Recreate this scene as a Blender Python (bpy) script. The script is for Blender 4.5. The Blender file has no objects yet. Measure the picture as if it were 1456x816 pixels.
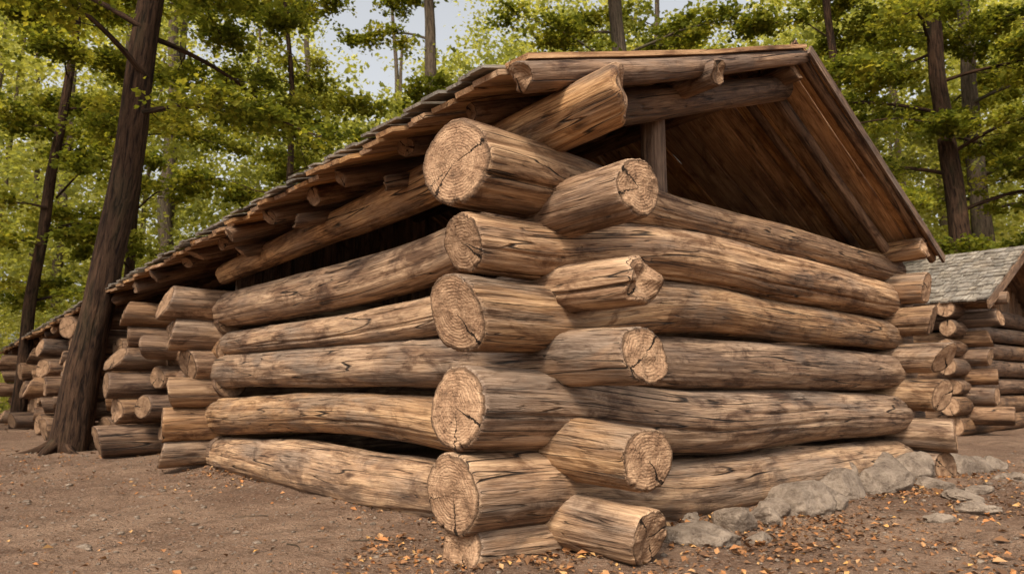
import bpy, math, numpy as np
from mathutils import Vector
R = np.random.RandomState(7)
sc = bpy.context.scene
try:
    sc.view_settings.view_transform='Standard'; sc.view_settings.look='None'; sc.view_settings.exposure=0
except Exception as e: print(e)

# ------------------------------------------------------------------ noise
def _h(ix,iy,iz):
    n=(ix*374761393+iy*668265263+iz*1442695041)&0xffffffff
    n=((n^(n>>13))*1274126177)&0xffffffff
    n=n^(n>>16)
    return n/4294967296.0
def vn(x,y,z):
    x,y,z=np.broadcast_arrays(np.asarray(x,float),np.asarray(y,float),np.asarray(z,float))
    fx,fy,fz=np.floor(x),np.floor(y),np.floor(z)
    ix,iy,iz=fx.astype(np.int64),fy.astype(np.int64),fz.astype(np.int64)
    a,b,c=x-fx,y-fy,z-fz
    a=a*a*(3-2*a);b=b*b*(3-2*b);c=c*c*(3-2*c)
    r=0
    for dx in (0,1):
        for dy in (0,1):
            for dz in (0,1):
                r=r+_h(ix+dx,iy+dy,iz+dz)*(a if dx else 1-a)*(b if dy else 1-b)*(c if dz else 1-c)
    return r*2-1
U=np.array([-.661,.750,0]); Vv=np.array([.750,.661,0]); Z=np.array([0,0,1.])
def uv_(X,Y): return (X-.21)*U[0]+(Y-4)*U[1],(X-.21)*Vv[0]+(Y-4)*Vv[1]
def gz(x,y):
    x=np.asarray(x,float);y=np.asarray(y,float)
    far=np.clip(np.hypot(x-.5,y-3.8)/3-.35,0,1)
    z=.05*vn(x*.35,y*.35,3.3)*far+.022*vn(x*1.7,y*1.7,9.1)-.012
    u,v=uv_(x,y)
    z=z+np.exp(-((v+.05)/.22)**2)*(1/(1+np.exp(-(u-.3)*6)))*.045+np.exp(-((u+.05)/.25)**2)*(1/(1+np.exp(-(v-.5)*6)))*(v<5)*.05
    return z+.017*vn(x*5,y*5,1.)

# ------------------------------------------------------------------ node helpers
class NT:
    def __init__(s,name):
        s.m=bpy.data.materials.new(name); s.m.use_nodes=True; s.t=s.m.node_tree; s.t.nodes.clear()
        s.out=s.n('ShaderNodeOutputMaterial')
    def n(s,typ,**k):
        nd=s.t.nodes.new(typ)
        for a,b in k.items(): setattr(nd,a,b)
        return nd
    def l(s,a,b): s.t.links.new(a,b)
    def put(s,sock,v):
        if isinstance(v,bpy.types.NodeSocket): s.l(v,sock)
        elif v is not None: sock.default_value=v
    def math(s,op,a,b=None,c=None,clamp=False):
        nd=s.n('ShaderNodeMath',operation=op,use_clamp=clamp); s.put(nd.inputs[0],a); s.put(nd.inputs[1],b); s.put(nd.inputs[2],c); return nd.outputs[0]
    def vm(s,op,a,b=None):
        nd=s.n('ShaderNodeVectorMath',operation=op); s.put(nd.inputs[0],a); s.put(nd.inputs[1],b); return nd.outputs[0]
    def noise(s,vec,scale=1,detail=4,rough=.55,dist=0):
        nd=s.n('ShaderNodeTexNoise'); s.put(nd.inputs['Vector'],vec); nd.inputs['Scale'].default_value=scale
        nd.inputs['Detail'].default_value=detail; nd.inputs['Roughness'].default_value=rough; nd.inputs['Distortion'].default_value=dist
        return nd.outputs[0]
    def mr(s,v,a,b,c=0.,d=1.):
        nd=s.n('ShaderNodeMapRange'); s.put(nd.inputs[0],v)
        for i,q in enumerate((a,b,c,d)): s.put(nd.inputs[i+1],q)
        return nd.outputs[0]
    def mix(s,f,a,b,mode='MIX'):
        nd=s.n('ShaderNodeMix',data_type='RGBA',blend_type=mode)
        s.put(nd.inputs[0],f)
        for i,v in ((6,a),(7,b)):
            if isinstance(v,tuple): v=(v[0],v[1],v[2],1)
            s.put(nd.inputs[i],v)
        return nd.outputs[2]
    def ramp(s,f,stops):
        nd=s.n('ShaderNodeValToRGB'); s.put(nd.inputs[0],f); e=nd.color_ramp.elements
        while len(e)<len(stops): e.new(.5)
        for q,(p,c) in zip(e,stops): q.position=p; q.color=(c[0],c[1],c[2],1)
        return nd.outputs[0]
    def attr(s,name,o='Fac'):
        nd=s.n('ShaderNodeAttribute',attribute_name=name); return nd.outputs[o]
    def bsdf(s,col,rough,height=None,dist=.01,strength=1,spec=.25):
        b=s.n('ShaderNodeBsdfPrincipled'); s.put(b.inputs['Base Color'],col); s.put(b.inputs['Roughness'],rough)
        b.inputs['Specular IOR Level'].default_value=spec
        if height is not None:
            bp=s.n('ShaderNodeBump'); bp.inputs['Distance'].default_value=dist; bp.inputs['Strength'].default_value=strength
            s.l(height,bp.inputs['Height']); s.l(bp.outputs[0],b.inputs['Normal'])
        s.l(b.outputs[0],s.out.inputs[0]); return b

def base_vec(t):
    lc=t.attr('lc','Vector'); rnd=t.attr('rnd')
    c=t.n('ShaderNodeCombineXYZ')
    t.l(t.math('MULTIPLY',rnd,37.),c.inputs[0]); t.l(t.math('MULTIPLY',rnd,91.),c.inputs[1]); t.l(t.math('MULTIPLY',rnd,53.),c.inputs[2])
    return lc,rnd,t.vm('ADD',lc,c.outputs[0])

def wood_mat(name,dark,mid,light,grey,greyamt=.5,gs=1.0,knots=True,crk=1.0,bump=.012,stain=.82):
    t=NT(name); lc,rnd,v=base_vec(t)
    grain=t.noise(t.vm('MULTIPLY',v,(4*gs,95*gs,95*gs)),1,3,.75)
    streak=t.noise(t.vm('MULTIPLY',v,(.9*gs,15*gs,15*gs)),1,4,.65,.2)
    patch=t.noise(t.vm('MULTIPLY',v,(1.5,4.2,4.2)),1,4,.62,.4)
    col=t.ramp(t.math('ADD',t.math('MULTIPLY',streak,.5),t.math('MULTIPLY',patch,.5)),[(.35,dark),(.46,mid),(.58,light),(.69,tuple(min(1,c*1.2) for c in light))])
    geo=t.n('ShaderNodeNewGeometry'); sx=t.n('ShaderNodeSeparateXYZ'); t.l(geo.outputs['Normal'],sx.inputs[0])
    up=t.mr(sx.outputs[2],-.1,.9,0.,.35)
    g=t.math('ADD',t.mr(patch,.58,.38),up); g=t.math('MULTIPLY',g,t.mr(rnd,0.,1.,.35,1.1),clamp=True)
    g=t.math('MULTIPLY',g,greyamt,clamp=True)
    col=t.mix(g,col,t.mix(grain,tuple(c*.5 for c in grey),tuple(c*1.3 for c in grey)))
    col=t.mix(t.mr(grain,.36,.6,.7,0.),col,t.mix(1.,col,(.38,.29,.22),'MULTIPLY'))
    cn=t.noise(t.vm('MULTIPLY',v,(.36,8*gs,8*gs)),1,1.5,.45,.1)
    c1=t.mr(t.math('ABSOLUTE',t.math('SUBTRACT',cn,.5)),.0015,.008,1.,0.)
    c1=t.math('MULTIPLY',c1,t.mr(patch,.43,.5))
    cn2=t.noise(t.vm('MULTIPLY',v,(1.0,36*gs,36*gs)),1,1.5,.5,.2)
    c2=t.math('MULTIPLY',t.mr(t.math('ABSOLUTE',t.math('SUBTRACT',cn2,.5)),.004,.018,1.,0.),t.mr(streak,.56,.42,0.,.75))
    ck=t.math('MULTIPLY',t.math('MAXIMUM',c1,c2),crk,clamp=True)
    stn=t.noise(t.vm('MULTIPLY',v,(2.6,7,7)),1,5,.74,.6)
    st=t.mr(stn,.50,.63,0.,stain)
    col=t.mix(st,col,t.mix(1.,col,(.28,.195,.135),'MULTIPLY'))
    sp=t.n('ShaderNodeSeparateXYZ'); t.l(geo.outputs['Position'],sp.inputs[0])
    dirt=t.math('MULTIPLY',t.mr(sp.outputs[2],.38,.02,0.,.55),t.mr(stn,.4,.56))
    col=t.mix(dirt,col,(.13,.086,.057))
    h=t.math('ADD',t.math('MULTIPLY',grain,.5),t.math('ADD',t.math('MULTIPLY',streak,.8),t.math('MULTIPLY',stn,.7)))
    if knots:
        vo=t.n('ShaderNodeTexVoronoi'); t.l(t.vm('MULTIPLY',v,(2.,6,6)),vo.inputs['Vector']); vo.inputs['Scale'].default_value=1
        sep=t.n('ShaderNodeSeparateColor'); t.l(vo.outputs['Color'],sep.inputs[0])
        on=t.math('GREATER_THAN',sep.outputs[0],.62)
        kd=t.math('ADD',vo.outputs['Distance'],t.math('MULTIPLY',t.math('SUBTRACT',streak,.5),.25))
        k=t.math('MULTIPLY',t.mr(kd,.06,.16,1.,0.),on)
        col=t.mix(t.math('MULTIPLY',k,.85),col,tuple(c*.45 for c in dark))
        h=t.math('SUBTRACT',h,t.math('MULTIPLY',k,.5))
    col=t.mix(t.math('MULTIPLY',ck,.95),col,(.010,.006,.004))
    hs=t.n('ShaderNodeHueSaturation'); t.l(col,hs.inputs['Color']); t.l(t.mr(t.math('FRACT',t.math('MULTIPLY',rnd,7.31)),0,1,.76,1.10),hs.inputs['Value'])
    t.l(t.mr(t.math('FRACT',t.math('MULTIPLY',rnd,3.77)),0,1,.86,1.08),hs.inputs['Saturation'])
    h=t.math('SUBTRACT',h,t.math('MULTIPLY',ck,1.3))
    t.bsdf(hs.outputs[0],.66,h,bump,1.,.3)
    return t.m

def cap_mat(name,light=(.52,.33,.195),dark=(.25,.14,.078),val=1.):
    t=NT(name); lc,rnd,v=base_vec(t)
    sx=t.n('ShaderNodeSeparateXYZ'); 
    wob=t.noise(t.vm('MULTIPLY',v,(1,9,9)),1,3,.6)
    wob2=t.noise(t.vm('MULTIPLY',v,(1,45,45)),1,3,.6)
    t.l(lc,sx.inputs[0]); y,z=sx.outputs[1],sx.outputs[2]
    y=t.math('ADD',y,t.math('MULTIPLY',t.math('SUBTRACT',wob,.5),.08))
    z=t.math('ADD',z,t.math('MULTIPLY',t.math('SUBTRACT',wob2,.5),.014))
    r=t.math('SQRT',t.math('ADD',t.math('MULTIPLY',y,y),t.math('MULTIPLY',z,z)))
    ang=t.math('ARCTAN2',z,y)
    ring=t.math('SINE',t.math('ADD',t.math('MULTIPLY',r,400.),t.math('MULTIPLY',wob2,5.)))
    ringw=t.math('SINE',t.math('ADD',t.math('MULTIPLY',r,120.),t.math('MULTIPLY',wob,7.)))
    rr=t.attr('rr')
    blot=t.noise(t.vm('MULTIPLY',v,(1,12,12)),1,5,.7)
    col=t.mix(t.mr(blot,.37,.63),light,dark)
    col=t.mix(t.mr(ring,-1,1,0.,.42),col,dark)
    col=t.mix(t.mr(ringw,-1,1,0.,.38),col,dark)
    sawm=t.noise(t.vm('MULTIPLY',v,(1,6,120)),1,2,.6)
    col=t.mix(t.mr(sawm,.5,.7,0.,.4),col,dark)
    col=t.mix(t.mr(t.math('ADD',rr,t.math('MULTIPLY',wob,.12)),.94,1.04,0.,.88),col,(.075,.043,.025))
    col=t.mix(t.mr(blot,.57,.70,0.,.65),col,(.12,.073,.045))
    cc=t.n('ShaderNodeCombineXYZ'); t.l(t.math('MULTIPLY',t.math('COSINE',ang),7.),cc.inputs[0]); t.l(t.math('MULTIPLY',t.math('SINE',ang),7.),cc.inputs[1]); t.l(t.math('ADD',t.math('MULTIPLY',r,7.),t.math('MULTIPLY',rnd,77.)),cc.inputs[2])
    fr=t.noise(cc.outputs[0],1,2,.5)
    fm=t.math('MULTIPLY',t.mr(t.math('ABSOLUTE',t.math('SUBTRACT',fr,.5)),.002,.010,1.,0.),.5)
    fm=t.math('MULTIPLY',fm,t.mr(blot,.45,.56))
    mask=fm
    for k,(ph,w,mn) in enumerate(((0.,.0085,0.),(2.3,.005,.0),(4.1,.003,.3))):
        wa=t.math('MULTIPLY',t.math('SUBTRACT',wob2,.5),.35)
        a=t.math('SUBTRACT',t.math('ADD',ang,wa),t.math('ADD',t.math('MULTIPLY',rnd,40.+9*k),ph))
        d=t.math('MULTIPLY',t.math('ABSOLUTE',t.math('SINE',a)),r)
        c=t.math('GREATER_THAN',t.math('COSINE',a),0.)
        ww=t.math('MULTIPLY',t.math('ADD',rr,.1),w)
        q=t.math('MULTIPLY',t.math('LESS_THAN',d,ww),c)
        q=t.math('MULTIPLY',q,t.math('GREATER_THAN',rr,mn))
        if k>=1: q=t.math('MULTIPLY',q,t.math('GREATER_THAN',t.math('FRACT',t.math('MULTIPLY',rnd,13.7*k)),.5))
        mask=t.math('MAXIMUM',mask,q)
    col=t.mix(t.math('MULTIPLY',mask,.95),col,(.012,.007,.004))
    hs=t.n('ShaderNodeHueSaturation'); t.l(col,hs.inputs['Color']); t.l(t.mr(t.math('FRACT',t.math('MULTIPLY',rnd,5.13)),0,1,.82*val,1.1*val),hs.inputs['Value'])
    h=t.math('ADD',t.math('ADD',t.math('MULTIPLY',ring,.08),t.math('MULTIPLY',wob2,.9)),t.math('ADD',t.math('MULTIPLY',sawm,.45),t.math('MULTIPLY',mask,-1.8)))
    t.bsdf(hs.outputs[0],.85,h,.010,1.,.15)
    return t.m

M_log=wood_mat('log_wood',(.105,.047,.020),(.30,.155,.070),(.575,.355,.187),(.35,.27,.197),.56)
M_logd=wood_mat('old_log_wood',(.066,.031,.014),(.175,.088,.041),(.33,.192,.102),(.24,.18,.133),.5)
M_plank=wood_mat('plank_wood',(.21,.095,.036),(.46,.24,.10),(.65,.395,.195),(.36,.28,.20),.25,knots=True,crk=.8,bump=.006,stain=.6)
M_shake=wood_mat('shake_wood',(.12,.10,.076),(.24,.205,.16),(.40,.345,.275),(.36,.32,.27),.7,knots=False,bump=.006,stain=.5)
M_cap=cap_mat('log_end_grain')
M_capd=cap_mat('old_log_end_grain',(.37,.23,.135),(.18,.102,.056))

def bark_mat(name,a,b,moss=.5):
    t=NT(name); lc,rnd,v=base_vec(t)
    n1=t.noise(t.vm('MULTIPLY',v,(3.5,26,26)),1,5,.7,.6)
    n2=t.noise(t.vm('MULTIPLY',v,(.8,3,3)),1,2,.6)
    col=t.mix(t.mr(n1,.38,.62),a,b); col=t.mix(t.mr(n2,.52,.7,0,moss),col,(.06,.065,.03))
    t.bsdf(col,.9,n1,.05,1.,.1); return t.m
M_bark=bark_mat('bark_dark',(.012,.007,.005),(.078,.043,.025),.2)
M_barkl=bark_mat('bark_light',(.045,.033,.022),(.15,.11,.075))

def leaf_mat(name,c0,c1,c2,tr=.5):
    t=NT(name); rnd=t.attr('rnd')
    col=t.ramp(rnd,[(0,c0),(.5,c1),(1,c2)])
    d=t.n('ShaderNodeBsdfDiffuse'); t.l(col,d.inputs[0])
    q=t.n('ShaderNodeBsdfTranslucent'); t.l(t.mix(1.,col,(1.8,1.65,.8),'MULTIPLY'),q.inputs[0])
    m=t.n('ShaderNodeMixShader'); m.inputs[0].default_value=tr; t.l(d.outputs[0],m.inputs[1]); t.l(q.outputs[0],m.inputs[2])
    t.l(m.outputs[0],t.out.inputs[0]); return t.m
M_leaf=leaf_mat('leaves_green',(.040,.056,.010),(.135,.148,.022),(.37,.335,.055))
M_leafhaze=leaf_mat('leaves_distant_hazed',(.075,.092,.026),(.25,.26,.065),(.54,.52,.18))  # far leaves: pale end of the ramp has distance haze painted in

# ------------------------------------------------------------------ mesh accumulators
class Acc:
    def __init__(s): s.v=[];s.q=[];s.t=[];s.lc=[];s.rnd=[];s.rr=[];s.qm=[];s.tm=[];s.n=0
    def add(s,v,q=None,t=None,lc=None,rnd=0.,rr=None,qm=0,tm=0):
        v=np.asarray(v,float); k=len(v); s.v.append(v)
        if q is not None and len(q): q=np.asarray(q,np.int64); s.q.append(q+s.n); s.qm.append(np.broadcast_to(np.asarray(qm),(len(q),)).copy())
        if t is not None and len(t): t=np.asarray(t,np.int64); s.t.append(t+s.n); s.tm.append(np.broadcast_to(np.asarray(tm),(len(t),)).copy())
        s.lc.append(np.zeros((k,3)) if lc is None else lc)
        s.rnd.append(np.broadcast_to(np.asarray(rnd,float),(k,)).copy())
        s.rr.append(np.zeros(k) if rr is None else rr); s.n+=k
    def build(s,name,mats,parent=None,smooth=True):
        me=bpy.data.meshes.new(name)
        V=np.concatenate(s.v).astype(np.float32)
        q=np.concatenate(s.q) if s.q else np.zeros((0,4),np.int64)
        t=np.concatenate(s.t) if s.t else np.zeros((0,3),np.int64)
        me.vertices.add(len(V)); me.vertices.foreach_set('co',V.ravel())
        me.loops.add(q.size+t.size); me.polygons.add(len(q)+len(t))
        me.loops.foreach_set('vertex_index',np.concatenate([q.ravel(),t.ravel()]).astype(np.int32))
        ls=np.concatenate([np.arange(len(q))*4,q.size+np.arange(len(t))*3]).astype(np.int32)
        me.polygons.foreach_set('loop_start',ls)
        mi=np.concatenate((s.qm if s.qm else [])+(s.tm if s.tm else [])).astype(np.int32)
        me.polygons.foreach_set('material_index',mi)
        me.polygons.foreach_set('use_smooth',np.full(len(mi),smooth,bool))
        me.update(calc_edges=True)
        a=me.attributes.new('lc','FLOAT_VECTOR','POINT'); a.data.foreach_set('vector',np.concatenate(s.lc).astype(np.float32).ravel())
        a=me.attributes.new('rnd','FLOAT','POINT'); a.data.foreach_set('value',np.concatenate(s.rnd).astype(np.float32))
        a=me.attributes.new('rr','FLOAT','POINT'); a.data.foreach_set('value',np.concatenate(s.rr).astype(np.float32))
        for m in mats: me.materials.append(m)
        ob=bpy.data.objects.new(name,me); sc.collection.objects.link(ob)
        if parent: ob.parent=parent
        return ob
def empty(name):
    e=bpy.data.objects.new(name,None); sc.collection.objects.link(e); e.empty_display_size=.3; return e
def nrm(a): a=np.asarray(a,float); return a/np.linalg.norm(a,axis=-1,keepdims=True)

def add_log(acc,ctrl,segs=48,step=.06,ragged=(0,0),tilt=.02,lump=.05,groove=0,wob=.012,caps=True,cm=1,sm=0,rnd=None,endr=.95):
    c=np.asarray(ctrl,float); P=c[:,:3]
    s=np.concatenate([[0],np.cumsum(np.linalg.norm(np.diff(P,axis=0),axis=1))]); L=s[-1]
    ts=np.concatenate([[0,.006,.02],np.arange(.045,L-.045,step),[L-.02,L-.006,L]])
    sl=np.gradient(c,s,axis=0) if len(s)>2 else np.repeat(((c[1]-c[0])/L)[None],2,0)
    i=np.clip(np.searchsorted(s,ts,side='right')-1,0,len(s)-2); h=(s[i+1]-s[i]); x=((ts-s[i])/h)[:,None]; h=h[:,None]
    C=(2*x**3-3*x*x+1)*c[i]+(x**3-2*x*x+x)*h*sl[i]+(-2*x**3+3*x*x)*c[i+1]+(x**3-x*x)*h*sl[i+1]
    sd=R.rand()*1000
    d=nrm(P[-1]-P[0]); ref=np.array([0,0,1.]) if abs(d[2])<.85 else np.array([0,1.,0])
    pe=nrm(np.cross(ref,d)); up=np.cross(d,pe)
    cen=C[:,:3]+wob*(vn(ts*.8,sd,0)[:,None]*pe+vn(ts*.8,sd,5.5)[:,None]*up)
    rad=C[:,3].copy(); es=np.ones(len(ts)); 
    if caps: es[:3]=[endr,(1+endr)/2+.01,.997]; es[-3:]=[.997,(1+endr)/2+.01,endr]
    th=np.arange(segs)/segs*2*np.pi; ct,stn=np.cos(th),np.sin(th)
    TT=ts[:,None]
    f=1+lump*vn(ct*1.3+sd,stn*1.3,TT*.9)+lump*.45*vn(ct*3+sd,stn*3,TT*2.2+7)
    if segs>=40: f=f+lump*.28*vn(ct*9+sd,stn*9,TT*2.5+3)+lump*.15*vn(ct*22+sd,stn*22,TT*3+3)
    for g in range(groove):
        a0=R.rand()*6.28; wa=a0+.25*vn(ts*.5,sd+g*11,1.)+.05*vn(ts*3,sd+g*11,4.)
        dep=np.clip(.4+vn(ts*.7,sd+g*7,8.)*1.1,0,1)*.12; dd=np.abs((th[None]-wa[:,None]+np.pi)%(2*np.pi)-np.pi)
        f=f-dep[:,None]*np.exp(-(dd/.045)**2)
    for g in range(int(L*1.8)):
        if segs<40: break
        a0=R.rand()*6.28; t0=R.rand()*L; dd=(th[None]-a0+np.pi)%(2*np.pi)-np.pi
        f=f+(.10*R.rand()-.03)*np.exp(-(dd/.2)**2-((TT-t0)/.045)**2)
    rad2=rad[:,None]*f*es[:,None]
    wst=np.clip(1-ts/.22,0,1); wen=np.clip(1-(L-ts)/.22,0,1)
    tl=R.randn(4)*tilt
    def shift(ctv,stv,rfrac,which):
        base=(tl[0]*ctv+tl[1]*stv)*rfrac if which==0 else (tl[2]*ctv+tl[3]*stv)*rfrac
        rg=ragged[which]
        if rg: base=base+rg*(.8*vn(ctv*1.1*rfrac+sd,stv*1.1*rfrac,which)+.22*vn(ctv*3.*rfrac+sd,stv*3.*rfrac,9+which))
        return base
    V=cen[:,None]+rad2[...,None]*(ct[None,:,None]*pe+stn[None,:,None]*up)
    if caps:
        sh=wst[:,None]*shift(ct,stn,1.,0)[None]+wen[:,None]*shift(ct,stn,1.,1)[None]
        V=V+sh[...,None]*d
    n,m=len(ts),segs
    lcv=np.stack([np.broadcast_to(TT,(n,m)),rad2*ct,rad2*stn],-1)
    idx=np.arange(n*m).reshape(n,m); j=np.roll(idx,-1,1)
    Q=np.stack([idx[:-1],j[:-1],j[1:],idx[1:]],-1).reshape(-1,4)
    vs=[V.reshape(-1,3)]; ls=[lcv.reshape(-1,3)]; rrs=[np.ones(n*m)]; qs=[Q]; qm=[np.full(len(Q),sm)]; tsx=[]; cnt=n*m
    if caps:
        sc_=np.array([.965,.9,.78,.64,.5,.36,.22,.1]) if segs>=40 else np.array([.93,.6,.25])
        for w,(k,sg) in enumerate(((0,-1),(n-1,1))):
            prev=idx[k]
            for q in sc_:
                rq=rad2[k]*q; 
                s2=shift(ct,stn,q,w)+.005*vn(ct*q*5+sd,stn*q*5,3+w)+sg*.004
                vv=cen[k]+rq[:,None]*(ct[:,None]*pe+stn[:,None]*up)+s2[:,None]*d
                vs.append(vv); ls.append(np.stack([np.full(m,ts[k]),rq*ct,rq*stn],-1)); rrs.append(np.full(m,q))
                cur=np.arange(cnt,cnt+m); cnt+=m
                a,b=prev,np.roll(prev,-1); c2,d2=cur,np.roll(cur,-1)
                F=np.stack([a,c2,d2,b],-1) if sg<0 else np.stack([a,b,d2,c2],-1)
                qs.append(F); qm.append(np.full(m,cm)); prev=cur
            s2=shift(0.,0.,0.,w)
            vs.append((cen[k]+(s2+sg*.004)*d)[None]); ls.append(np.array([[ts[k],0,0]])); rrs.append(np.zeros(1))
            ctr=cnt; cnt+=1
            a,b=prev,np.roll(prev,-1); cc=np.full(m,ctr)
            tsx.append(np.stack([a,cc,b],-1) if sg<0 else np.stack([a,b,cc],-1))
    acc.add(np.concatenate(vs),np.concatenate(qs),np.concatenate(tsx) if tsx else None,np.concatenate(ls),R.rand() if rnd is None else rnd,np.concatenate(rrs),np.concatenate(qm),cm)

def add_board(acc,p0,p1,w,t,rnd=None,n=5,warp=.006,m=0):
    p0,p1,w,t=[np.asarray(a,float) for a in (p0,p1,w,t)]
    L=np.linalg.norm(p1-p0); x=np.linspace(0,1,n)[:,None]
    tn=nrm(t); sd=R.rand()*100
    ww=np.linalg.norm(w); wn=nrm(w)
    C=p0+(p1-p0)*x+tn*(vn(x*L*1.2,sd,0)*warp)
    wl=ww*(1+.06*vn(x*L*1.5,sd,3)); wr=ww*(1+.06*vn(x*L*1.5,sd,7))
    A=C-wn*wl; B_=C+wn*wr
    V=np.stack([A,B_,B_+t,A+t],1).reshape(-1,3)
    y=np.stack([-wl,wr,wr,-wl],1).reshape(-1); z=np.tile([0,0,np.linalg.norm(t),np.linalg.norm(t)],n)
    lcv=np.stack([np.repeat(x[:,0]*L,4),y,z],-1)
    q=[]
    for i in range(n-1):
        a=4*i
        for k in range(4): q.append((a+k,a+(k+1)%4,a+4+(k+1)%4,a+4+k))
    q.append((3,2,1,0)); a=4*(n-1); q.append((a,a+1,a+2,a+3))
    q=np.array(q)
    d=p1-p0
    if np.dot(np.cross(w,t),d)<0: q=q[:,::-1]
    acc.add(V,q,None,lcv,R.rand() if rnd is None else rnd,np.ones(len(V)),m)

class Fr:
    def __init__(s,x,y): s.C=np.array([x,y,0.])
    def p(s,u,v,z): return s.C+u*U+v*Vv+z*Z
    def vlog(s,u,st): return [(*s.p(u,a,b),r) for a,b,r in st]
    def ulog(s,v,st): return [(*s.p(a,v,b),r) for a,b,r in st]

# ================================================================== MAIN CABIN
F=Fr(.21,4.0)
cab=empty('log_cabin')
k=dict(segs=128,step=.03,groove=5,lump=.08)
i=[0]
def one(ctrl,nm,**kw):
    a=Acc(); kk=dict(k); kk.update(kw); add_log(a,ctrl,**kk); i[0]+=1
    return a.build(nm+'_%d'%i[0],[M_log,M_cap],cab)
one(F.vlog(0,[(-.66,1.916,.222),(-.3,1.925,.218),(.15,1.93,.19),(.9,1.925,.14),(2.5,1.93,.142),(4.75,1.916,.13)]),'gable_wall_log',rnd=.137)
one(F.vlog(0,[(-.60,1.519,.148),(-.1,1.54,.16),(.6,1.64,.175),(2.5,1.65,.185),(4.75,1.624,.165)]),'gable_wall_log',rnd=.41)
one(F.vlog(0,[(-.64,1.169,.192),(0,1.185,.185),(.7,1.29,.17),(2.5,1.30,.155),(4.75,1.276,.14)]),'gable_wall_log',rnd=.73)
one(F.vlog(0.02,[(.12,.985,.13),(.8,.965,.165),(2.5,.96,.175),(4.75,.945,.155)]),'gable_wall_log',ragged=(.03,0),rnd=.28)
one(F.vlog(0,[(-.64,.709,.2),(0,.68,.2),(.7,.61,.2),(2.5,.575,.2),(4.75,.545,.18)]),'gable_wall_log',rnd=.56)
one(F.vlog(-.01,[(-.66,.313,.188),(0,.28,.19),(.7,.18,.2),(2.5,.15,.195),(4.75,.14,.18)]),'gable_wall_log',rnd=.9)
one(F.vlog(-.02,[(-.62,.045,.13),(0,.02,.14),(1.5,-.06,.13)]),'gable_wall_log',ragged=(.04,0))
one(F.ulog(0,[(-.64,1.783,.150),(-.1,1.76,.155),(1.2,1.64,.168),(4.9,1.58,.185)]),'side_wall_log',rnd=.33,ragged=(.02,0))
one(F.ulog(0,[(-.63,1.335,.122),(0,1.33,.13),(1.2,1.266,.13),(4.9,1.245,.115)]),'side_wall_log',ragged=(.06,0),tilt=.05,rnd=.61,endr=.86)
one(F.ulog(0,[(-.66,.955,.140),(0,.965,.15),(1.2,.975,.158),(4.9,.95,.165)]),'side_wall_log',ragged=(.035,0),tilt=.03,rnd=.84)
one(F.ulog(0,[(-.645,.467,.150),(0,.5,.155),(1.2,.585,.155),(4.9,.51,.185)]),'side_wall_log',rnd=.73)
one(F.ulog(0,[(-.64,.12,.135),(0,.13,.15),(1.2,.15,.20),(4.9,.115,.18)]),'side_wall_log',ragged=(.03,0),rnd=.65)
one([(*F.p(-.62,-.10,2.245),.150),(*F.p(0,-.07,2.225),.155),(*F.p(1.2,-.02,2.165),.14),(*F.p(4.9,0,1.985),.11)],'wall_plate_log',ragged=(.06,0),tilt=.05,rnd=.52,endr=.85)
zs=[1.70,1.40,1.06,.73,.37,.08]
for z,e,rn_ in zip(zs,(-.36,-.38,-.46,-.42,-.5,-.4),(.95,.42,.88,.7,.55,.8)):
    one(F.ulog(4.52,[(e,z,.14+R.rand()*.012),(1,z+.02,.15),(4.9,z,.15)]),'far_side_wall_log',segs=64,step=.06,tilt=.03,rnd=rn_)
one(F.ulog(4.5,[(-.38,2.08,.10),(1,2.05,.11),(4.9,1.9,.11)]),'wall_plate_log',segs=64,step=.06,ragged=(.05,0))
acc=Acc(); acc2=Acc()
cw=[4.85,6.35,8.0,9.6,11.3,13.2,15.2]
for n_,uc in enumerate(cw):
    z0=.14+R.rand()*.06; z=z0; q=0
    top=2.02-.045*uc*.9+ .08
    while z<top:
        r=.125+R.rand()*.045
        e=-.62+R.uniform(-.2,.16)+(.12 if q%2 else 0)
        tgt=acc if n_<1 else acc2
        add_log(tgt,F.vlog(uc+R.uniform(-.03,.03),[(e,z,r*1.03),(1.,z,r),(4.5,z,r*.92)]),segs=64 if n_<2 else 40,step=.12 if n_ else .06,groove=2,lump=.09,ragged=(.03*R.rand(),0),tilt=.035)
        z+=r*1.9+.01; q+=1
for n_,uc in enumerate(cw):
    if n_<1: continue
    z=.3
    while z<1.8-.045*uc:
        r=.10+R.rand()*.045; ee=R.uniform(-.46,-.2)
        add_log(acc2,F.vlog(uc-.33+R.uniform(-.04,.04),[(ee,z,r),(.4,z,r)]),segs=40,step=.12,groove=1,lump=.08,tilt=.03)
        z+=r*2.3+.03
for a,b in zip(cw[:-1]+[15.2],cw[1:]+[17.2]):
    z=.15
    while z<1.95-.045*a:
        r=.14+R.rand()*.03
        add_log(acc2,F.ulog(0,[(a-.2,z,r),(b+.2,z,r)]),segs=40,step=.15,groove=1,lump=.07)
        z+=r*2+.015
acc.build('cross_wall_logs',[M_log,M_capd],cab); acc2.build('rear_wall_logs',[M_logd,M_capd],cab)
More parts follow.
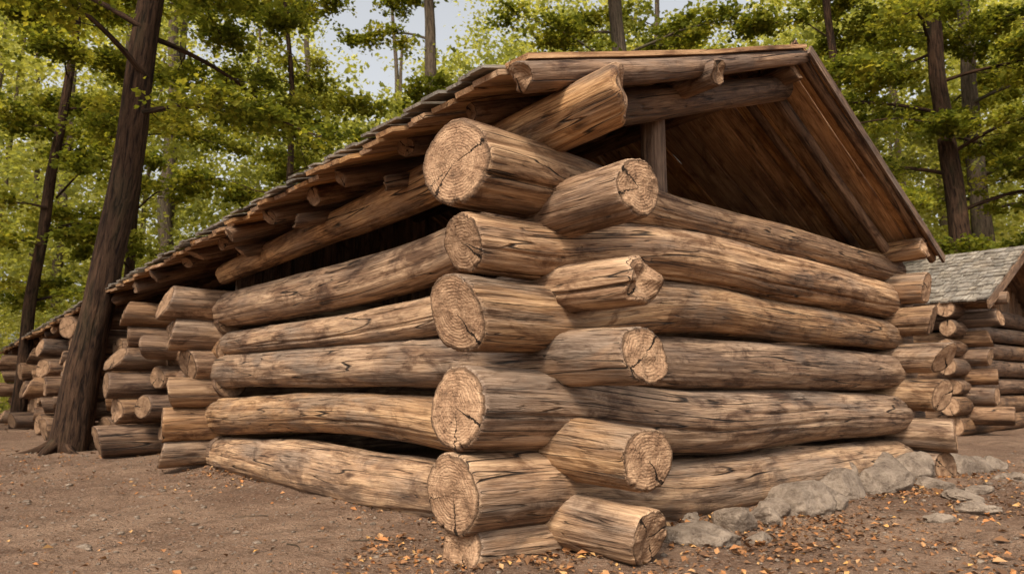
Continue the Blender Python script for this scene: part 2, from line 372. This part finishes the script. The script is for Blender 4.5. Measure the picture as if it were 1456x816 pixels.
# ---- roof
DR=.05
def zl(v,u): return 2.40+(v+.545)*(3.38-2.40)/(2.36+.545)-DR*(u+.38)
def zr(v,u): return 3.38-(v-2.36)*(3.38-2.07)/(4.86-2.36)-DR*(u+.38)
acc=Acc()
u=-.38
sl_l=nrm(F.p(0,2.36,zl(2.36,0))-F.p(0,-.545,zl(-.545,0))); nl=nrm(np.cross(U,sl_l)); nl=nl*np.sign(nl[2])
sl_r=nrm(F.p(0,2.36,zr(2.36,0))-F.p(0,4.86,zr(4.86,0))); nr=nrm(np.cross(U,sl_r)); nr=nr*np.sign(nr[2])
while u<17:
    w=R.uniform(.13,.22); um=u+w/2
    e=-.545+R.uniform(-.06,.06)
    dz=R.uniform(-.012,.012)
    add_board(acc,F.p(um,e,zl(e,um)+dz-.035),F.p(um,2.40,zl(2.40,um)+dz-.035),U*(w/2-.005),nl*.028,n=8,warp=.01)
    e=4.86+R.uniform(-.05,.04)
    dz=R.uniform(-.01,.01)
    add_board(acc,F.p(um,e,zr(e,um)+dz-.035),F.p(um,2.335,zr(2.335,um)+dz-.035),U*(w/2-.005),nr*.028,n=8,warp=.01)
    u+=w
acc.build('roof_boards',[M_plank],cab,smooth=False)
def shakes(acc,fr,fz,vs,vr,u0,u1,slope,nrmv,rowlen=.30,th=.02,ov=.03):
    nv=int(abs(vr-vs)/rowlen)+1; sgn=np.sign(vr-vs)
    for row in range(nv):
        va=vs+sgn*row*rowlen*.95; vb=va+sgn*rowlen*1.35
        if abs(vb-vs)>abs(vr-vs)+.05: vb=vr
        u=u0-R.rand()*.05
        while u<u1:
            w=R.uniform(.09,.19); um=u+w/2; j=R.uniform(-.04,.04)*sgn
            if abs(vb-va)<.1: break
            pa=fr.p(um,va+j-ov*sgn*(row==0),fz(va+j-ov*sgn*(row==0),um)+.022+R.uniform(0,.016)); pb=fr.p(um,vb,fz(vb,um)+.002)
            add_board(acc,pa,pb,U*(w/2-.004),nrmv*th*R.uniform(.7,1.3),n=2,warp=0)
            u+=w
acc=Acc()
shakes(acc,F,zl,-.545,2.38,-.12,17.,sl_l,nl,th=.015); shakes(acc,F,zr,4.86,2.34,-.12,17.,sl_r,nr,th=.015)
for a in np.arange(.0,17,.9):
    for s_,f in ((-1,zl),(1,zr)):
        b=a+.92; v0=2.36+s_*.075
        add_board(acc,F.p(a,v0,zl(2.36,a)+.01),F.p(b,v0,zl(2.36,b)+.01),Vv*.085+Z*(-s_*.03),Z*.016,n=3)
acc.build('roof_shakes',[M_shake],cab,smooth=False)
acc=Acc()
def raf(u,v0,v1,r0,r1,fz,off=.04,**kw):
    add_log(acc,[(*F.p(u,v0,fz(v0,u)-off-r0),r0),(*F.p(u,v1,fz(v1,u)-off-r1),r1)],segs=kw.pop('segs',40),step=.06,groove=2,lump=.09,wob=.02,**kw)
raf(-.33,-.49,2.45,.082,.055,zl,rnd=.91,ragged=(.04,.02),off=.030,segs=72)
raf(-.325,4.84,2.25,.04,.04,zr,off=.036)
for n_,u in enumerate([.22,.95,1.55,2.2,2.85,3.45,4.05,4.6]+list(np.arange(5.1,17,.62))):
    u=u+R.uniform(-.06,.06)
    raf(u,-.44+R.uniform(-.07,.1),2.3,R.uniform(.06,.085),.05,zl,ragged=(.02,0))
    if n_%3==0: raf(u,4.7,2.42,.04,.035,zr)
for u in [1.25,2.45,3.75]:
    z=zl(-.3,u)-.22
    add_log(acc,[(*F.p(u,-.30+R.uniform(-.08,.05),z-.03),.055),(*F.p(u,.45,z+.2),.055)],segs=40,step=.08,groove=1,lump=.1,ragged=(.03,0))
add_log(acc,[(*F.p(-.08,.12,2.36),.12),(*F.p(-.10,2.5,3.17),.095)],segs=56,step=.06,groove=3)
add_log(acc,[(*F.p(-.06,4.6,2.0),.05),(*F.p(-.06,2.3,3.2),.045)],segs=56,step=.06,groove=3)
for v,z,r,e in ((1.04,2.745,.085,-.46),(2.36,3.20,.085,-.30)):
    add_log(acc,[(*F.p(e,v,z),r),(*F.p(5,v,z-.05*5),r),(*F.p(16.8,v,z-.05*16.8),r)],segs=48,step=.12,groove=2,ragged=(.05,0))
add_log(acc,[(*F.p(.05,1.0,1.98),.085),(*F.p(.05,1.0,2.72),.08)],segs=48,step=.06,groove=2)
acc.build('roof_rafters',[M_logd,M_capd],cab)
acc=Acc(); v=.1
while v<4.5:
    w=.2; zt=(zl(v,4.85) if v<2.36 else zr(v,4.85))-.09
    add_board(acc,F.p(4.85,v+w/2,1.6),F.p(4.85,v+w/2,zt),Vv*(w/2-.002),U*.03,n=3); v+=w
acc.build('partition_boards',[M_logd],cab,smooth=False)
acc=Acc()
add_board(acc,F.p(-.392,2.36,zr(2.36,-.38)-.05),F.p(-.392,4.88,zr(4.88,-.38)-.05),nr*.038,-U*.022,n=8)
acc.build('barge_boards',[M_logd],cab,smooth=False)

# ================================================================== SECOND CABIN
G=Fr(7.50,12.3); cab2=empty('log_cabin')
acc=Acc()
z=.16
while z<2.1:
    r=.135+R.rand()*.03
    add_log(acc,G.vlog(0,[(-.62+R.uniform(-.15,.15),z,r),(4.3,z,r)]),segs=48,step=.1,groove=2,lump=.08,tilt=.03)
    add_log(acc,G.vlog(1.7,[(-.5+R.uniform(-.15,.15),z,r),(4.3,z,r)]),segs=40,step=.2,groove=1,lump=.07)
    add_log(acc,G.ulog(0,[(-.62+R.uniform(-.15,.2),z+.16,r*.95),(5.2,z+.16,r)]),segs=48,step=.1,groove=2,lump=.08,tilt=.03)
    add_log(acc,G.ulog(4,[(-.5,z+.16,r*.95),(5.2,z+.16,r)]),segs=32,step=.2,lump=.07)
    add_log(acc,G.vlog(5,[(-.5,z,r),(4.3,z,r)]),segs=32,step=.2,lump=.07)
    z+=.315
acc.build('wall_logs',[M_logd,M_cap],cab2)
def gl(v,u): return 2.14+(v+.55)*.46
def gr(v,u): return gl(2,u)-(v-2)*.46
acc=Acc(); ngl=nrm(np.array([-Vv[0]*.46,-Vv[1]*.46,1])); ngr=nrm(np.array([Vv[0]*.46,Vv[1]*.46,1]))
shakes(acc,G,gl,-.55,2.02,-.6,5.6,None,ngl,.2,th=.028); shakes(acc,G,gr,4.55,1.98,-.6,5.6,None,ngr,.2,th=.028)
acc.build('roof_shakes',[M_shake],cab2,smooth=False)
acc=Acc(); u=-.6
while u<5.6:
    add_board(acc,G.p(u+.1,-.52,gl(-.52,0)-.035),G.p(u+.1,2.,gl(2.,0)-.035),U*.098,ngl*.028,n=3)
    add_board(acc,G.p(u+.1,4.52,gr(4.52,0)-.035),G.p(u+.1,2.,gr(2.,0)-.035),U*.098,ngr*.028,n=3); u+=.2
add_board(acc,G.p(-.62,-.6,gl(-.6,0)-.05),G.p(-.62,2.02,gl(2.02,0)-.05),ngl*.07,-U*.03,n=4)
add_board(acc,G.p(-.62,4.6,gr(4.6,0)-.05),G.p(-.62,2.02,gr(2.02,0)-.05),ngr*.07,-U*.03,n=4)
v=0.
while v<4: 
    zt=(gl(v+.1,0) if v<1.95 else gr(v+.1,0))-.08
    add_board(acc,G.p(0,v+.1,2.1),G.p(0,v+.1,zt),Vv*.098,U*.03,n=2); v+=.2
acc.build('roof_boards',[M_logd],cab2,smooth=False)
acc=Acc()
for v,z in ((0,2.22),(2,3.2),(4,2.22)):
    add_log(acc,G.ulog(v,[(-.75,z,.1),(5.4,z,.1)]),segs=40,step=.2)
acc.build('roof_purlins',[M_logd,M_capd],cab2)

# ================================================================== GROUND
t=NT('dirt'); g=t.n('ShaderNodeNewGeometry').outputs['Position']
n1=t.noise(g,.7,5,.65,.5); n2=t.noise(g,4,5,.7,.3); n3=t.noise(g,45,4,.7); n4=t.noise(g,180,2,.6)
col=t.mix(t.mr(n1,.40,.60),(.195,.108,.066),(.37,.232,.148))
col=t.mix(t.mr(n2,.48,.62,0,.7),col,(.13,.072,.043))
col=t.mix(t.mr(n3,.44,.62,0.,.5),col,(.46,.315,.215))
col=t.mix(t.mr(n4,.48,.64,0,.65),col,(.065,.037,.023))
vo=t.n('ShaderNodeTexVoronoi'); t.l(g,vo.inputs['Vector']); vo.inputs['Scale'].default_value=38
sp=t.n('ShaderNodeSeparateColor'); t.l(vo.outputs['Color'],sp.inputs[0])
peb=t.math('MULTIPLY',t.mr(vo.outputs['Distance'],.22,.38,1.,0.),t.math('GREATER_THAN',sp.outputs[0],.64))
col=t.mix(t.math('MULTIPLY',peb,.7),col,t.mix(sp.outputs[1],(.15,.10,.07),(.45,.35,.265)))
h=t.math('ADD',t.math('ADD',t.math('MULTIPLY',n2,2.6),t.math('MULTIPLY',n3,.8)),t.math('ADD',t.math('MULTIPLY',peb,.45),t.math('MULTIPLY',n4,.2)))
t.bsdf(col,.93,h,.05,1.,.15); M_dirt=t.m
N=440
a=np.linspace(-1,1,N); wx=a*6+np.sign(a)*np.abs(a)**5*240
X,Y=np.meshgrid(wx,wx+4.5); 
zz=gz(X,Y)+.006*vn(X*17,Y*17,2.)
ii=np.arange(N*N).reshape(N,N)
acc=Acc(); acc.add(np.stack([X,Y,zz],-1).reshape(-1,3),np.stack([ii[:-1,:-1],ii[:-1,1:],ii[1:,1:],ii[1:,:-1]],-1).reshape(-1,4))
acc.build('ground',[M_dirt])

t=NT('fieldstone'); g=t.n('ShaderNodeNewGeometry').outputs['Position']
n1=t.noise(g,7,5,.65,.3); n2=t.noise(g,60,4,.7)
col=t.mix(t.mr(n1,.35,.65),(.085,.058,.041),(.27,.205,.15)); col=t.mix(t.mr(n2,.4,.65,0,.4),col,(.34,.27,.205))
t.bsdf(col,.88,t.math('ADD',n1,t.math('MULTIPLY',n2,.4)),.035,1.,.2); M_rock=t.m
import bmesh
def ico(sub):
    bm=bmesh.new(); bmesh.ops.create_icosphere(bm,subdivisions=sub,radius=1)
    v=np.array([x.co[:] for x in bm.verts]); f=np.array([[q.index for q in x.verts] for x in bm.faces]); bm.free(); return v,f
iv,if_=ico(5)
def rock(x,y,sx,sy,sz,rot,zo=0):
    sx*=1.1;sy*=1.15;sz*=1.1
    sd=R.rand()*100
    d=1+.30*vn(iv[:,0]*1.1+sd,iv[:,1]*1.1,iv[:,2]*1.1)+.16*vn(iv[:,0]*2.8+sd,iv[:,1]*2.8,iv[:,2]*2.8)+.08*vn(iv[:,0]*7+sd,iv[:,1]*7,iv[:,2]*7)
    v=iv*d[:,None]
    for _ in range(10):
        nn=nrm(R.randn(3)*np.array([1,1,.9])); o=R.uniform(.62,.9); dd=v@nn; v=v-np.clip(dd-o,0,None)[:,None]*nn*.8
    v=v+.025*nrm(iv)*vn(iv[:,0]*18,iv[:,1]*18,iv[:,2]*18+sd)[:,None]
    v=v*[sx,sy,sz]; c,s=math.cos(rot),math.sin(rot)
    v=np.stack([v[:,0]*c-v[:,1]*s,v[:,0]*s+v[:,1]*c,v[:,2]],-1)
    a=Acc(); a.add(v+[x,y,float(gz(x,y))+sz*.10+zo],None,if_); a.build('fieldstone',[M_rock])
for q in [(.98,4.08,.24,.14,.10,.3),(1.28,4.45,.16,.12,.11,1.),(1.02,4.55,.12,.08,.08,.1),(1.55,4.72,.13,.09,.07,2.),(1.95,5.12,.30,.20,.14,.6),(2.42,5.55,.24,.17,.14,.8),
          (2.85,5.8,.26,.16,.14,.7),(3.05,6.25,.27,.17,.17,.7),(3.45,6.5,.25,.17,.19,.7),(3.75,6.85,.29,.19,.21,.6),(4.15,7.1,.27,.19,.19,.8),(3.4,6.05,.18,.12,.08,.2),(4.5,7.4,.24,.18,.14,.8),
          (3.05,4.95,.16,.07,.04,.1),(3.65,5.9,.16,.10,.05,.5),(4.35,6.5,.18,.11,.07,.3),(2.2,5.15,.12,.09,.06,1.5),(.62,3.98,.1,.07,.05,.9),(3.9,5.4,.14,.09,.045,.4),(4.9,7.7,.17,.13,.09,1),
          (1.7,4.9,.12,.09,.09,.4),(2.62,5.95,.16,.12,.14,1.4),(3.2,5.35,.15,.10,.05,.3),(1.35,4.15,.09,.06,.04,.8),(2.6,4.6,.09,.06,.04,.2)]:
    rock(*q)
pv,pf=ico(1)
acc=Acc()
n=9000
px=R.uniform(-6,7,n); py=1.6+R.rand(n)**1.4*8.4
u_,v_=uv_(px,py)
ok=~((u_>-.05)&(v_>-.05)); px,py=px[ok],py[ok]; n=len(px)
s=np.exp(R.normal(math.log(.0075),.55,n)); s=np.clip(s,.003,.04)
J=1+.15*R.randn(n,len(pv),1); 
V=pv[None]*J*(s[:,None]*np.stack([R.uniform(.8,1.4,n),R.uniform(.8,1.2,n),R.uniform(.4,.7,n)],-1))[:,None]
V=V+np.stack([px,py,gz(px,py)+.003],-1)[:,None]
Fc=(pf[None]+(np.arange(n)*len(pv))[:,None,None]).reshape(-1,3)
acc.add(V.reshape(-1,3),None,Fc,None,0.); acc.build('gravel',[M_rock])

def add_leaves(acc,P,size,flat=.55,nz=1.,wid=.32,rnd=None,curl=0):
    n=len(P); 
    nn=nrm(np.array([0,0,nz])+flat*R.randn(n,3)); d=R.randn(n,3); d[:,2]*=.4; d=d-(d*nn).sum(1)[:,None]*nn; d=nrm(d); s=np.cross(nn,d)
    L=(size*np.exp(.25*R.randn(n)))[:,None]
    v0=P-d*L*.5; v2=P+d*L*.5+nn*L*curl; v1=P+s*L*wid-d*L*.08+nn*L*(.08+curl); v3=P-s*L*wid-d*L*.08+nn*L*(.08+curl)
    V=np.stack([v0,v1,v2,v3],1).reshape(-1,3)
    q=np.arange(4*n).reshape(n,4)
    rv=R.rand(n) if rnd is None else rnd
    acc.add(V,q,None,None,np.repeat(rv,4))
t=NT('fallen_leaves'); rn=t.attr('rnd')
col=t.ramp(rn,[(0,(.09,.046,.024)),(.5,(.20,.097,.042)),(.75,(.38,.155,.05)),(.9,(.38,.23,.11)),(1,(.52,.27,.07))])
t.bsdf(col,.8,None); M_fall=t.m
acc=Acc()
def litter(n,fx,size,zo=.006,rnd=None):
    P=fx(n); u_,v_=uv_(P[:,0],P[:,1])
    P=P[~((u_>0)&(v_>0))]; dens=vn(P[:,0]*1.6,P[:,1]*1.6,5.); P=P[R.rand(len(P))<(.55+.6*dens)]
    z=gz(P[:,0],P[:,1])+zo
    add_leaves(acc,np.column_stack([P,z]),size,.35,1.,.34,rnd=(R.rand(len(P))*rnd if rnd else None),curl=.16)
litter(8500,lambda n:np.column_stack([R.uniform(.3,7,n),R.uniform(2.2,8,n)]),.037)
litter(10000,lambda n:np.column_stack([R.uniform(.4,7,n),R.uniform(2.2,8,n)]),.025,.004,.6)
litter(1700,lambda n:np.column_stack([R.uniform(-.8,1.6,n),R.uniform(2.9,4.2,n)]),.032)
litter(2300,lambda n:np.column_stack([R.uniform(-7,.3,n),R.uniform(2.2,9,n)]),.032)
litter(5000,lambda n:np.column_stack([R.uniform(-7,.3,n),R.uniform(2.2,9,n)]),.017,.004,.6)
def alongL(n):
    u=R.uniform(0,10,n); v=-np.abs(R.normal(.12,.12,n)); return np.column_stack([.21+u*U[0]+v*Vv[0],4+u*U[1]+v*Vv[1]])
def alongR(n):
    v=R.uniform(-.7,6,n); u=-np.abs(R.normal(.25,.25,n)); return np.column_stack([.21+u*U[0]+v*Vv[0],4+u*U[1]+v*Vv[1]])
litter(1600,alongL,.034); litter(3000,alongR,.036,.01)
litter(9000,lambda n:np.column_stack([R.uniform(-14,16,n),R.uniform(8,26,n)]),.06)
acc.build('fallen_leaves',[M_fall],smooth=False)
acc=Acc()
for q in range(46):
    x,y=R.uniform(-3.5,5.5),R.uniform(2.6,7); a_=R.rand()*6.28; L=R.uniform(.05,.2); u_,v_=uv_(x,y)
    if u_>-.1 and v_>-.1: continue
    pts=[]; rr_=R.uniform(.002,.004)
    for s_ in np.linspace(0,1,5):
        xx_=x+math.cos(a_)*L*s_; yy_=y+math.sin(a_)*L*s_; a_+=R.uniform(-.25,.25)
        pts.append((xx_,yy_,float(gz(xx_,yy_))+.006,rr_*(1.2-.7*s_)))
    add_log(acc,pts,segs=6,step=.02,lump=.1,wob=.002,caps=False)
acc.build('twigs',[M_barkl])

# ================================================================== TREES
def tree(x,y,H,r0,lean=(0,0),zlow=3.,nl=16,L0=3.2,lpc=110,ls=.10,bark=M_bark,cs=.55,seed=1,name='beech_tree',mat=M_leaf,flare=.2,bend=.12,roots=0):
    global R
    keep=R; R=np.random.RandomState(seed)
    e=empty(name); z0=float(gz(x,y))-.1
    zz=np.linspace(0,H,9); f=zz/H
    tr=np.column_stack([x+lean[0]*zz+bend*vn(zz*.3,seed,0)*np.clip(zz,0,1),y+lean[1]*zz+bend*vn(zz*.3,seed,5),z0+zz,r0*(1-.75*f**1.3)+r0*flare*np.exp(-zz*3)])
    a=Acc(); add_log(a,tr,segs=40,step=.15,lump=.10,caps=False,wob=.04)
    for q in range(roots):
        az=q*6.283/roots+R.uniform(-.4,.4); L=R.uniform(.3,.7)
        pts=[]
        for s_ in np.linspace(0,1,5):
            rx,ry=x+math.cos(az+.4*s_)*(r0*.5+L*s_),y+math.sin(az+.4*s_)*(r0*.5+L*s_)
            pts.append((rx,ry,float(gz(rx,ry))+.16*(1-s_)**3-.03*s_,.07*(1-s_)+.015))
        add_log(a,pts,segs=14,step=.08,lump=.1,caps=False)
    cents=[];sizes=[]
    for q in range(nl):
        fr=(q+R.rand())/nl; z=zlow+(H*.97-zlow)*fr; az=q*2.4+R.uniform(-.5,.5); L=L0*(1-.55*fr)*R.uniform(.65,1.15)
        bx=np.interp(z,zz,tr[:,0]); by=np.interp(z,zz,tr[:,1]); rb=np.interp(z,zz,tr[:,3])
        s=np.linspace(0,1,7); wob=.25*vn(s*2.5,seed+q*3.1,1)*L*.3; ca,sa=math.cos(az),math.sin(az)
        rise=R.uniform(.15,.6)
        pts=np.column_stack([bx+ca*s*L-sa*wob,by+sa*s*L+ca*wob,z0+z+L*(rise*s-.35*s*s)+.1*vn(s*3,seed+q,9),np.maximum(rb*.26*(1-s)**.8,.008)])
        add_log(a,pts,segs=10,step=.15,lump=.05,caps=False,wob=.0)
        for w in range(int(7+L*3.2)):
            ss=R.uniform(.15,1); p=np.array([np.interp(ss,s,pts[:,c]) for c in range(3)])
            a2=az+R.choice([-1,1])*R.uniform(.4,1.1); l2=R.uniform(.3,.9)*L*.33*(1.25-ss)+.25
            p2=p+[math.cos(a2)*l2,math.sin(a2)*l2,R.uniform(-.12,.15)*l2]
            add_log(a,[(*p,.009),(*p2,.004)],segs=5,step=.3,lump=0,caps=False,wob=0)
            cents.append(p+(p2-p)*.75); sizes.append(cs*R.uniform(.6,1.25))
    a.build('trunk_and_limbs',[bark],e)
    C=np.array(cents); S=np.array(sizes); m=len(C)
    ci=np.repeat(np.arange(m),(lpc*S/cs*R.uniform(.5,1.4,m)).astype(int)); n=len(ci)
    az=R.rand(n)*6.283; rr=np.sqrt(R.rand(n)); arm=.6+.4*np.cos(az*3+ci)
    rr=rr*arm
    off=np.column_stack([np.cos(az)*rr,np.sin(az)*rr,R.randn(n)*.12-.22*rr*rr])*S[ci][:,None]
    a=Acc(); tint=R.rand(m)[ci]
    add_leaves(a,C[ci]+off,ls,.7,1.,.36,np.clip(.5*R.rand(n)+.5*tint,0,1))
    a.build('leaves',[mat],e,smooth=False)
    R=keep
tree(-5.55,9.32,15,.205,(.10,.02),4.4,32,3.6,160,.08,seed=11,cs=.6,bend=.05,roots=7)
tree(-9.3,14.,12,.12,(.07,0),2.2,20,2.8,120,.095,seed=12)
tree(-9.0,17,14,.12,(.02,0),2.,20,3.,100,.10,seed=13)
tree(-2.15,18,17,.22,(.0,0),5,11,3.0,90,.11,M_barkl,seed=14)
tree(2.75,16.5,16,.25,(-.02,0),5.5,17,3.4,120,.10,M_barkl,seed=15)
tree(6.7,14.5,14,.12,(-.01,0),3.2,20,3.,120,.095,seed=16)
tree(9.6,15,15,.23,(-.05,0),4.5,20,3.6,120,.095,seed=17)
tree(11.9,18,16,.27,(-.02,0),5,20,3.8,110,.11,M_barkl,seed=18)
tree(-4.6,15.,12,.09,(-.03,0),2.2,18,2.8,100,.095,seed=19)
tree(-12.5,13,13,.16,(.04,0),2.2,22,3.4,120,.095,seed=20)
tree(12.,13,12,.12,(-.02,0),2.8,20,3.,110,.095,seed=21)
tree(4.4,21,16,.15,(0,0),4,18,3.6,90,.13,M_barkl,seed=22)

acc=Acc(); nT=30
for q in range(nT):
    y=R.uniform(21,46); x=R.uniform(-1,1)*y*.95; r=R.uniform(.10,.24)
    add_log(acc,[(x,y,-.2,r*1.15),(x+R.uniform(-.3,.3),y,7,r*.85),(x+R.uniform(-.6,.6),y,19,r*.4)],segs=10,step=.8,lump=.05,caps=False,wob=.1)
df=acc.build('distant_forest',[M_barkl,M_leafhaze])
acc=Acc(); m=8000
yy=17+R.rand(m)**.8*30; xx=R.uniform(-1,1,m)*yy*.84; zz=R.rand(m)**1.05*(yy*.60)+.2
big=vn(xx*.16,yy*.16,zz*.22)+.5*vn(xx*.45,yy*.45,zz*.6)
el=(zz-.82)/yy; az=xx/yy
gap=(np.exp(-((az+.19)/.13)**2-((el-.54)/.12)**2)+.7*np.exp(-((az-.25)/.16)**2-((el-.58)/.08)**2)+.6*np.exp(-((az+.42)/.07)**2-((el-.47)/.06)**2))
keepm=(big>-.5+ 1.4*np.clip(el-.32,0,1))&(R.rand(m)>gap*1.5)
C=np.column_stack([xx,yy,zz])[keepm]; big=big[keepm]; m=len(C); S=R.uniform(.7,1.5,m)*(.55+C[:,1]*.02)
ci=np.repeat(np.arange(m),(80*R.uniform(.4,1.4,m)).astype(int)); n=len(ci)
az=R.rand(n)*6.283; rr=np.sqrt(R.rand(n))*(.65+.35*np.cos(az*3+ci*1.7))
off=np.column_stack([np.cos(az)*rr,np.sin(az)*rr,R.randn(n)*.16-.25*rr*rr])*S[ci][:,None]
tint=np.clip(.5+.45*big+.3*R.randn(m),0,1)[ci]
dist=C[ci][:,1]
add_leaves(acc,C[ci]+off,.075+.0038*dist,.8,1.,.36,np.clip(.35*R.rand(n)+.45*tint+.010*(dist-17),0,1))  # farther leaves get paler tones, haze painted into their colour
acc.build('foliage',[M_leafhaze],df,smooth=False)

# ================================================================== LIGHT / WORLD / CAMERA
S=nrm(np.array([-.30,-1.,1.25]))
el=math.asin(S[2]); azr=math.atan2(S[0],S[1])
W=bpy.data.worlds.new('World'); sc.world=W; W.use_nodes=True; nt=W.node_tree; nt.nodes.clear()
sky=nt.nodes.new('ShaderNodeTexSky'); sky.sky_type='NISHITA'; sky.sun_disc=False; sky.sun_elevation=el; sky.sun_rotation=azr; sky.dust_density=5; sky.air_density=1.4; sky.ozone_density=1.
hs=nt.nodes.new('ShaderNodeHueSaturation'); hs.inputs['Saturation'].default_value=.18; hs.inputs['Value'].default_value=1.45
bg=nt.nodes.new('ShaderNodeBackground'); bg.inputs[1].default_value=.15; o=nt.nodes.new('ShaderNodeOutputWorld')
nt.links.new(sky.outputs[0],hs.inputs['Color']); nt.links.new(hs.outputs[0],bg.inputs[0]); nt.links.new(bg.outputs[0],o.inputs[0])
sd=bpy.data.lights.new('sun','SUN'); sd.energy=3.7; sd.angle=math.radians(10); sd.color=(1,.88,.71)
so=bpy.data.objects.new('sun',sd); sc.collection.objects.link(so)
so.rotation_euler=Vector((-S[0],-S[1],-S[2])).to_track_quat('-Z','Y').to_euler()
cd=bpy.data.cameras.new('camera'); cd.lens=36*1042/1456; cd.sensor_width=36; cd.clip_end=1000; cd.clip_start=.05
cd.dof.use_dof=True; cd.dof.focus_distance=4.2; cd.dof.aperture_fstop=3.5
co=bpy.data.objects.new('camera',cd); sc.collection.objects.link(co); co.location=(0,0,.82); co.rotation_euler=(math.radians(97.6),0,0)
sc.camera=co
